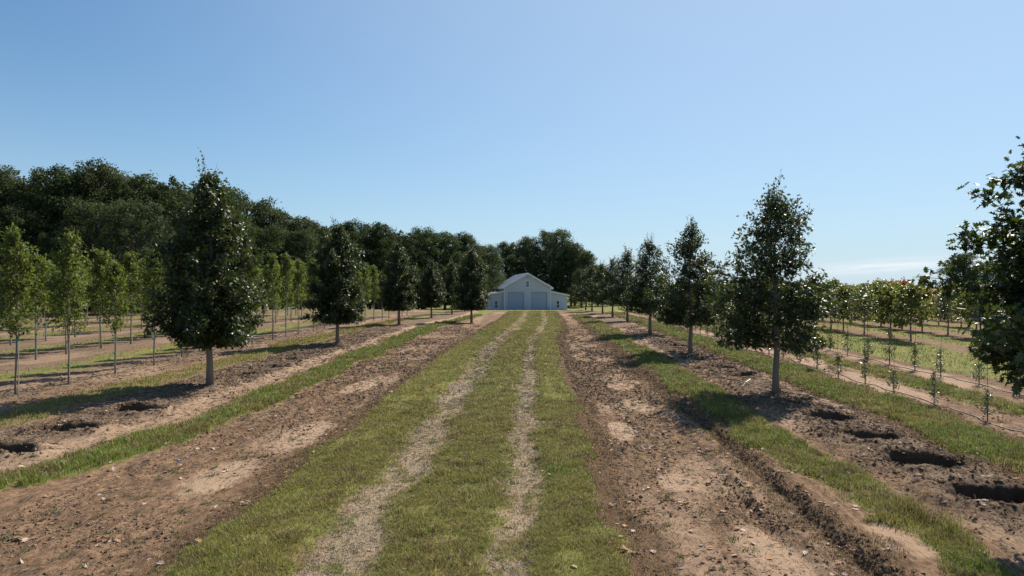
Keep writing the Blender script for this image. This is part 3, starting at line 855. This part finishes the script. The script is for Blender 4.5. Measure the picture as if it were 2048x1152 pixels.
def forest_proto(seed, Ht, R, base, lm, leafn=34000, lsz=.17, nclump=190):
    r = np.random.default_rng(seed); rd = random.Random(seed)
    root = empty('forest_tree')
    tb = MB().tube([(0, 0, -1), (.1, 0, Ht * .3), (-.1, .1, Ht * .6), (0, 0, Ht * .85)], [.3, .24, .16, .05], 8)
    wb = MB(); cl = []
    for i in range(nclump):
        t = (i + .5) / nclump; z = base + (Ht - base) * (t ** .8) * .94
        a = i * 2.39996 + rd.uniform(-.5, .5)
        prof = np.interp((z - base) / (Ht - base), [0, .15, .45, .75, .93, 1], [.7, .92, 1, .78, .45, .2])
        rr = R * prof * rd.choice([rd.uniform(.15, .6), rd.uniform(.55, .95), rd.uniform(.75, 1.12)])
        c = np.array([cos(a) * rr, sin(a) * rr, z + rd.uniform(-.4, .4)])
        cl.append((c, rd.choice([rd.uniform(.3, .6), rd.uniform(.5, .9), rd.uniform(.8, 1.15)])))
        if i % 2 == 0:
            wb.tube([(0, 0, max(1, z - rr * .7)), tuple(c * .5 + np.array([0, 0, z * .5 - rr * .25])), tuple(c)], [.11, .07, .02], 5, False)
    per = leafn // nclump
    P = []; A = []; N = []; S = []
    for c, s in cl:
        m = int(per * s); d = r.normal(0, 1, (m, 3)); d /= np.linalg.norm(d, axis=1, keepdims=True)
        rad = s * (.35 + .75 * r.random(m) ** .6) * (1 + .45 * np.sin(d[:, 0] * 5 + c[0]) * np.cos(d[:, 1] * 5 + c[1]))
        P.append(c + d * rad[:, None] * np.array([1, 1, .72])); A.append(r.normal(0, 1, (m, 3))); N.append(d * .8 + np.array([0, 0, .6]) + r.normal(0, .5, (m, 3))); S.append(lsz * r.uniform(.6, 1.3, m))
    tb.build('trunk', M_forestbark, root, True); wb.build('branches', M_forestbark, root, True)
    leaves('crown', np.concatenate(P), np.concatenate(A), np.concatenate(N), np.concatenate(S), 'card', lm, root)
    KIDS[root.name] = list(root.children)
    return hide_away(root)


fp = [forest_proto(201, 15, 4.4, 1.5, M_forest), forest_proto(202, 16, 3.9, 2.5, M_forest2), forest_proto(203, 14, 4.8, .8, M_forest), forest_proto(204, 15.5, 4.2, 3, M_forest), forest_proto(205, 13, 4.4, .6, M_forest2)]


def wx(px, v):
    return v * tan(atan((px - 1024) / 1365) - YAW)


# px on the skyline, distance along the rows, height of the tree top in px
WOOD = [(-140, 66, 300), (-70, 68, 322), (0, 70, 322), (45, 76, 352), (120, 72, 322), (200, 74, 312), (262, 78, 335), (320, 80, 345), (368, 84, 372), (430, 88, 362), (495, 92, 386), (545, 96, 408),
        (600, 100, 428), (645, 104, 444), (700, 108, 436), (752, 112, 440), (800, 118, 458), (845, 122, 452), (890, 126, 460), (930, 130, 462), (972, 140, 486), (1012, 158, 480), (1055, 162, 470),
        (1108, 164, 455), (1142, 160, 482), (1172, 156, 500), (1196, 160, 528), (1222, 164, 547), (1250, 168, 560), (1282, 172, 566)]
desc = ['dark broad tree', 'tall dark tree', 'grey-green tree', 'dense olive tree', 'rounded dark tree']
for i, (px, v, top) in enumerate(WOOD):
    x = wx(px, v); g0 = float(tz(v)); Hn = CAM_H + (580 - top) * v / 1365 - g0
    k = (i * 3 + (i // 4)) % 5; s = Hn / [15, 16, 14, 15.5, 13][k] * 1.0
    o = copy_tree(fp[k]); o.location = (x, v, g0); o.rotation_euler = (0, 0, i * 1.3); o.scale = (s * 1.0, s * 1.0, s)
    side = 'left' if px < 940 else 'behind the barn'
    lb = ('%s on the woods skyline, %s crown from the left edge' % (['broad dark tree', 'tall grey-green tree', 'spreading dark tree', 'dense dark tree', 'rounded grey-green tree'][k], nth(i)))
    tag(o, lb, 'tree', 'trees of the woods behind the nursery')
# second line and lower edge trees that fill the woods
j = 0
for layer, (dv, hf, stepn) in enumerate(((-6, .84, 17), (9, .93, 22))):
    for i in range(stepn):
        px = -120 + (1160 + 120) * i / (stepn - 1) + rng.uniform(-12, 12)
        v = float(np.interp(px, [w[0] for w in WOOD], [w[1] for w in WOOD])) + dv + (rng.uniform(-9, 4) if dv < 0 else rng.uniform(-2, 2))
        top = float(np.interp(px, [w[0] for w in WOOD], [w[2] for w in WOOD]))
        x = wx(px, v); g0 = float(tz(v)); Hn = (CAM_H + (580 - top) * v / 1365 - g0) * hf * (rng.uniform(.55, 1.1) if layer == 0 else rng.uniform(.86, 1.0))
        if 930 < px < 1150 and layer == 0: v += 14; x = wx(px, v)
        k = int(rng.integers(5)); s = Hn / [15, 16, 14, 15.5, 13][k]
        o = copy_tree(fp[k]); o.location = (x, v, g0); o.rotation_euler = (0, 0, rng.random() * 6.28); o.scale = (s * (1.0 if layer == 0 else 1.05),) * 2 + (s,)
        lb = ('shorter dark tree at the near edge of the woods, %s from the left' if layer == 0 else 'dark tree deep in the woods behind, %s from the left') % nth(i)
        tag(o, lb, 'tree', 'trees of the woods behind the nursery')

# far tree line on the right horizon, each tree alone
ffp = [forest_proto(301 + i, 9, 3.4, .3, M_far, 3500, .5, 26) for i in range(3)]
FAR = []
i = 0
px = 1170
while px < 2200:
    v = 330 + 60 * sin(px * .01)
    x = wx(px, v)
    top = 571 + 2.5 * sin(px * .031) + rng.uniform(-2.5, 2) - 15 * math.exp(-((px - 1500) / 110) ** 2) + (2 if px > 1850 else 0)
    FAR.append((px, v, x, top, None)); px += rng.uniform(13, 22)
FAR += [(1728, 210, 0, 567, 'rounded dark tree standing above the orchard on the far skyline'), (1754, 212, 0, 563, 'taller of two rounded dark trees above the orchard skyline'),
        (1925, 100, 0, 505, 'tall pale feathery tree behind the right-edge oak'), (1975, 104, 0, 520, 'second tall pale tree behind the right-edge oak')]
nf = 0
for (px, v, x, top, lb) in FAR:
    x = wx(px, v); g0 = float(tz(v)) - (0 if lb else 0); Hn = CAM_H + (580 - top) * v / 1365 - g0
    src = ffp[nf % 3] if not (lb and v < 150) else fp[4]; h0 = 9 if src in ffp else 13
    s = Hn / h0; o = copy_tree(src); o.location = (x, v, g0); o.rotation_euler = (0, 0, rng.random() * 6.28); o.scale = (s * (1.3 if not lb else 1),) * 2 + (s,)
    if not lb:
        lb = 'distant low tree on the right horizon, %s counting right from the barn woods' % nth(nf)
    tag(o, lb, 'tree', 'distant trees along the right horizon'); nf += 1

# ---------------------------------------------------------------- barn
M_white = plain('white_metal_siding', (.55, .56, .65), .5, 0, .05, 2)
M_trim = plain('white_trim', (.74, .75, .77), .45, 0, .04, 3)
M_roof = plain('galvalume_roof', (.5, .52, .56), .42, .3, .08, 1.2)
M_door = plain('roll_up_door', (.36, .43, .56), .4, 0, .04, 2)
M_glass = plain('dark_glass', (.06, .08, .11), .08, 0, .1, 2)
M_soffit = plain('grey_eave', (.35, .37, .4), .6, 0, .1, 2)


def build_barn():
    vb = 130.; xb = wx(1055, vb); root = empty('barn', (xb, vb, float(tz(vb))), radians(9.5))
    W = 4.53; EV = 4.35; RG = 6.95; LEN = 17.
    rib = lambda mb, x, y, z0, z1: mb.box(x - .025, x + .025, y - .03, y, z0, z1)
    # front gable wall with two door openings and one window opening
    w = MB()
    D1 = (-3.72, -.72); D2 = (.76, 3.76); DH = 3.42
    w.box(-W, D1[0], 0, .15, -.3, EV).box(D1[1], D2[0], 0, .15, -.3, EV).box(D2[1], W, 0, .15, -.3, EV)
    w.box(D1[0], D1[1], 0, .15, DH, EV).box(D2[0], D2[1], 0, .15, DH, EV)
    gl = lambda x: EV + (RG - EV) * (1 - abs(x) / W)
    w.prism([(-W, EV), (-.33, EV), (-.33, gl(.33))], 0, .15).prism([(W, EV), (.33, gl(.33)), (.33, EV)], 0, .15)
    w.prism([(-.33, 5.55), (.33, 5.55), (.33, gl(.33)), (0, RG), (-.33, gl(.33))], 0, .15).box(-.33, .33, 0, .15, EV, 4.1 + .25)
    w.box(-.33, .33, 0, .15, 4.352, 4.42)
    w.box(-W, -W + .15, .15, LEN, -.3, EV).box(W - .15, W, .15, LEN, -.3, EV).box(-W + .15, W - .15, LEN - .15, LEN, -.3, EV)
    w.prism([(-W, EV), (W, EV), (0, RG)], LEN - .15, LEN)
    x = -W + .12
    while x < W:
        in_d = any(a - .12 < x < b + .12 for a, b in (D1, D2))
        if abs(x) < .48: rib(w, x, 0, DH if in_d else 0, 4.2); rib(w, x, 0, 5.7, gl(x) - .1)
        else: rib(w, x, 0, (DH + .14) if in_d else 0, gl(x) - .06)
        x += .3
    y = .4
    while y < LEN:
        w.box(-W - .03, -W, y, y + .05, 3.9, EV - .02); w.box(W, W + .03, y, y + .05, 3.9, EV - .02); y += .3
    w.build('wall', M_white, root)
    # main roof: two slabs with ribs
    for s in (-1, 1):
        ov = .38; sl_ = (RG - EV) / W; x1 = s * (W + ov); z1 = EV - sl_ * ov
        r = MB().prism([(0, RG + .02), (x1, z1 + .02), (x1, z1 + .16), (0, RG + .17)], -.4, LEN + .3)
        yy = -.2
        while yy < LEN + .3:
            r.prism([(s * .02, RG + .172), (x1 - s * .002, z1 + .162), (x1 - s * .002, z1 + .2), (s * .02, RG + .21)], yy, yy + .05); yy += .42
        ro = r.build('roof', M_roof, root)
        f = MB().prism([(0, RG - .12), (x1 + s * .03, z1 - .1), (x1 + s * .03, z1 + .2), (0, RG + .22)], -.47, -.403).box(min(x1, x1 + s * .06), max(x1, x1 + s * .06), -.40, LEN + .3, z1 - .1, z1 + .12)
        f.build('fascia', M_trim, ro)
    for (a, b) in (D1, D2):
        d = MB(); z = -.05; k = 0
        while z < DH - .05:
            d.box(a + .06, b - .06, .07, .11, z, z + .2); d.box(a + .06, b - .06, .05, .07, z + .03, z + .13); z += .205
        dd = d.build('garage_door', M_door, root)
        f = MB().box(a - .06, a + .06, -.045, .05, -.1, DH + .06).box(b - .06, b + .06, -.045, .05, -.1, DH + .06).box(a + .06, b - .06, -.045, .05, DH - .04, DH + .08)
        f.build('door_frame', M_soffit, dd)
    # corner trims
    MB().box(-W - .03, -W + .14, -.05, 0, -.2, EV + .03).build('corner_trim', M_trim, root)
    MB().box(W - .14, W + .03, -.05, 0, -.2, EV + .03).build('corner_trim', M_trim, root)

    def window(cx, z0, z1, hw, y, mullx=False):
        f = MB().box(cx - hw - .09, cx - hw, y - .06, y + .06, z0 - .09, z1 + .09).box(cx + hw, cx + hw + .09, y - .06, y + .06, z0 - .09, z1 + .09)
        f.box(cx - hw, cx + hw, y - .06, y + .06, z1, z1 + .09).box(cx - hw, cx + hw, y - .06, y + .06, z0 - .09, z0)
        f.box(cx - hw, cx + hw, y - .05, y + .02, (z0 + z1) / 2 - .035, (z0 + z1) / 2 + .035)
        fo = f.build('window', M_trim, root)
        MB().box(cx - hw, cx + hw, y + .025, y + .04, z0, z1).build('pane', M_glass, fo)
    window(0, 4.42 + .08, 5.46, .26, 0)
    # lean-to wings
    for s in (-1, 1):
        WW = 3.25 if s > 0 else 3.65; xa = s * W; xo = s * (W + WW); z0 = 3.52; z1 = 2.86; y0 = .35
        m = MB(); a, b = sorted((xa, xo))
        zt = lambda x: z0 + (z1 - z0) * abs(x - xa) / WW
        cx = s * 5.95; hw = .26; wz0, wz1 = .5, 1.75
        def seg(xl, xr, zl=None, zu=None):
            m.prism([(xl, -.3 if zl is None else zl), (xr, -.3 if zl is None else zl), (xr, zt(xr) if zu is None else zu), (xl, zt(xl) if zu is None else zu)], y0, y0 + .15)
        seg(a, cx - hw); seg(cx + hw, b); seg(cx - hw, cx + hw, None, wz0); seg(cx - hw, cx + hw, wz1, None)
        oa, ob = sorted((xo, xo - s * .15)); m.prism([(oa, -.3), (ob, -.3), (ob, zt(ob)), (oa, zt(oa))], y0 + .15, LEN)
        x = a + .1
        while x < b:
            if abs(x - cx) < hw + .1:
                m.box(x - .025, x + .025, y0 - .03, y0, 0, wz0 - .1); m.box(x - .025, x + .025, y0 - .03, y0, wz1 + .1, zt(x) - .05)
            else: m.box(x - .025, x + .025, y0 - .03, y0, 0, zt(x) - .05)
            x += .3
        m.build('wing_wall', M_white, root)
        window(cx, wz0, wz1, hw, y0)
        xe = xo + s * .42; ze = z0 + (z1 - z0) * (WW + .42) / WW
        r = MB().prism([(xa + s * .004, z0 + .03), (xe, ze + .03), (xe, ze + .14), (xa + s * .004, z0 + .15)], y0 - .3, LEN)
        ro = r.build('wing_roof', M_roof, root)
        MB().prism([(xa + s * .035, z0 - .1), (xe + s * .03, ze - .12), (xe + s * .03, ze + .17), (xa + s * .035, z0 + .19)], y0 - .36, y0 - .303).box(min(xe, xe + s * .05), max(xe, xe + s * .05), y0 - .30, LEN, ze - .12, ze + .1).build('fascia', M_trim, ro)
    # lower rear shed on the left
    m = MB().box(-W - 3.65 - 2.3, -W - 3.66, 3.0, 8, -.3, 2.35)
    x = -W - 5.85
    while x < -W - 3.7: m.box(x, x + .05, 2.97, 3.0, 0, 2.3); x += .3
    sh = m.build('shed', M_white, root)
    MB().box(-W - 6.1, -W - 3.66, 2.75, 8.2, 2.353, 2.48).build('shed_roof', M_roof, sh)
    # lamp under the ridge, small vent by the right door
    MB().box(-.12, .12, -.2, -.002, 6.22, 6.34).box(-.05, .05, -.28, -.2, 6.2, 6.3).build('wall_lamp', M_soffit, root)
    MB().box(4.05, 4.3, -.08, -.031, .18, .38).build('vent', M_soffit, root)
    tag(root, 'white metal barn with two roll-up doors and lean-to wings at the end of the driveway', 'barn')


build_barn()

# blue vehicle parked left of the barn
M_blue = plain('blue_paint', (.04, .16, .38), .25, 0, .05, 2)
M_tyre = plain('tyre_rubber', (.02, .02, .02), .8)


def build_car():
    v = 127.; x = wx(930, v); root = empty('parked_car', (x, v, float(tz(v)) + .12), radians(4))
    MB().prism([(-.92, .35), (.92, .35), (.98, .6), (.95, .98), (-.95, .98), (-.98, .6)], 0, 4.3).build('body', M_blue, root)
    MB().prism([(-.85, .983), (.85, .983), (.66, 1.5), (-.66, 1.5)], .9, 3.6).build('cabin', M_blue, root)
    MB().prism([(-.76, 1.03), (.76, 1.03), (.62, 1.42), (-.62, 1.42)], .87, .897).build('windscreen', M_glass, root)
    for sx_ in (-.82, .82):
        for yy in (.75, 3.5):
            MB().tube([(sx_ - .1, yy, .32), (sx_ + .1, yy, .32)], [.33, .33], 16).build('wheel', M_tyre, root)
    for sx_ in (-.72, .72): MB().box(sx_ - .14, sx_ + .14, -.03, -.002, .66, .8).build('headlight', M_trim, root)
    MB().box(-.9, .9, -.06, -.002, .38, .52).build('bumper', M_tyre, root)
    tag(root, 'bright blue car parked under the trees left of the white barn', 'car')


build_car()

# ---------------------------------------------------------------- small things on the ground
def zf(x, y): return float(ground_z(np.array([float(x)]), np.array([float(y)]))[0][0])


M_pipe = plain('white_plastic_pipe', (.42, .4, .37), .5)
M_bluep = plain('blue_plastic', (.12, .25, .42), .4)
x, y = 5.62, 16.9
MB_ = MB().tube([(5.4, 18.1, zf(5.4, 18.1) + .03), (5.55, 18.25, zf(5.55, 18.25) + .1), (5.72, 18.42, zf(5.72, 18.42) + .15)], [.014, .014, .014], 8).build('plastic_pipe', M_pipe)
tag(MB_, 'short white plastic pipe lying beside the trunk of the open-crowned oak', 'pipe')
x, y = -5.65, 10.6
b = MB().add([(x - .03, y, zf(x, y) + .02), (x + .03, y - .01, zf(x, y) + .03), (x + .04, y + .03, zf(x, y) + .05), (x + .01, y + .05, zf(x, y) + .03), (x - .03, y + .03, zf(x, y) + .045),
              (x - .03, y, zf(x, y) + .014), (x + .03, y - .01, zf(x, y) + .024), (x + .04, y + .03, zf(x, y) + .044), (x + .01, y + .05, zf(x, y) + .024), (x - .03, y + .03, zf(x, y) + .039)],
             [(0, 1, 2, 3, 4), (9, 8, 7, 6, 5), (0, 5, 6, 1), (1, 6, 7, 2), (2, 7, 8, 3), (3, 8, 9, 4), (4, 9, 5, 0)]).build('plastic_scrap', M_bluep)
tag(b, 'scrap of blue plastic on the dirt beside the left grass strip', 'scrap')

# fallen dry leaves
n = 2600
xs = []; ys = []
for (a, c_, n0) in ((.9, 3.5, 650), (3.5, 5.2, 300), (5.2, 7.4, 500), (-6.6, -3.6, 450), (-9.8, -7.2, 400), (-3.5, .9, 60), (8.6, 9.8, 150), (-13.8, -11.6, 300)):
    x, y = scatter(n0, a, c_, 5.8, 40); xs.append(x); ys.append(y)
x = np.concatenate(xs); y = np.concatenate(ys)
cx_ = rng.integers(0, 40, len(x)); pull = rng.random(len(x)) < .45
x = np.where(pull, x + (np.round(x * 1.1) / 1.1 - x) * .8, x); y = np.where(pull, y + (np.round(y * .7) / .7 - y) * .9, y)
z, _ = ground_z(x, y); n = len(x)
pos = np.stack([x, y, z + .012], 1)
ax = rng.normal(0, 1, (n, 3)) * np.array([1, 1, .25]); nr = rng.normal(0, .35, (n, 3)) + np.array([0, 0, 1])
siz = rng.uniform(.05, .1, n)
o = leaves('fallen_leaves', pos, ax, nr, siz, 'lobed', M_dry, None)
pale = np.array([.55, .42, .34]); br = np.array([.25, .14, .08]); r = rng.random((n, 1))
c = np.where(r < .5, pale * (.75 + .4 * r), br * (.7 + r)); kf = len(o.data.vertices) // n
at = o.data.attributes.new('tint', 'FLOAT_COLOR', 'POINT'); at.data.foreach_set('color', np.concatenate([np.repeat(c, kf, 0), np.ones((n * kf, 1))], 1).astype(np.float32).ravel())
tag(o, 'pale and brown fallen leaves scattered over the soil', None, None, 'stuff')

# the models used only as sources of copies
for p in PROTOS:
    for ch in list(p.children): bpy.data.objects.remove(ch)
    bpy.data.objects.remove(p)
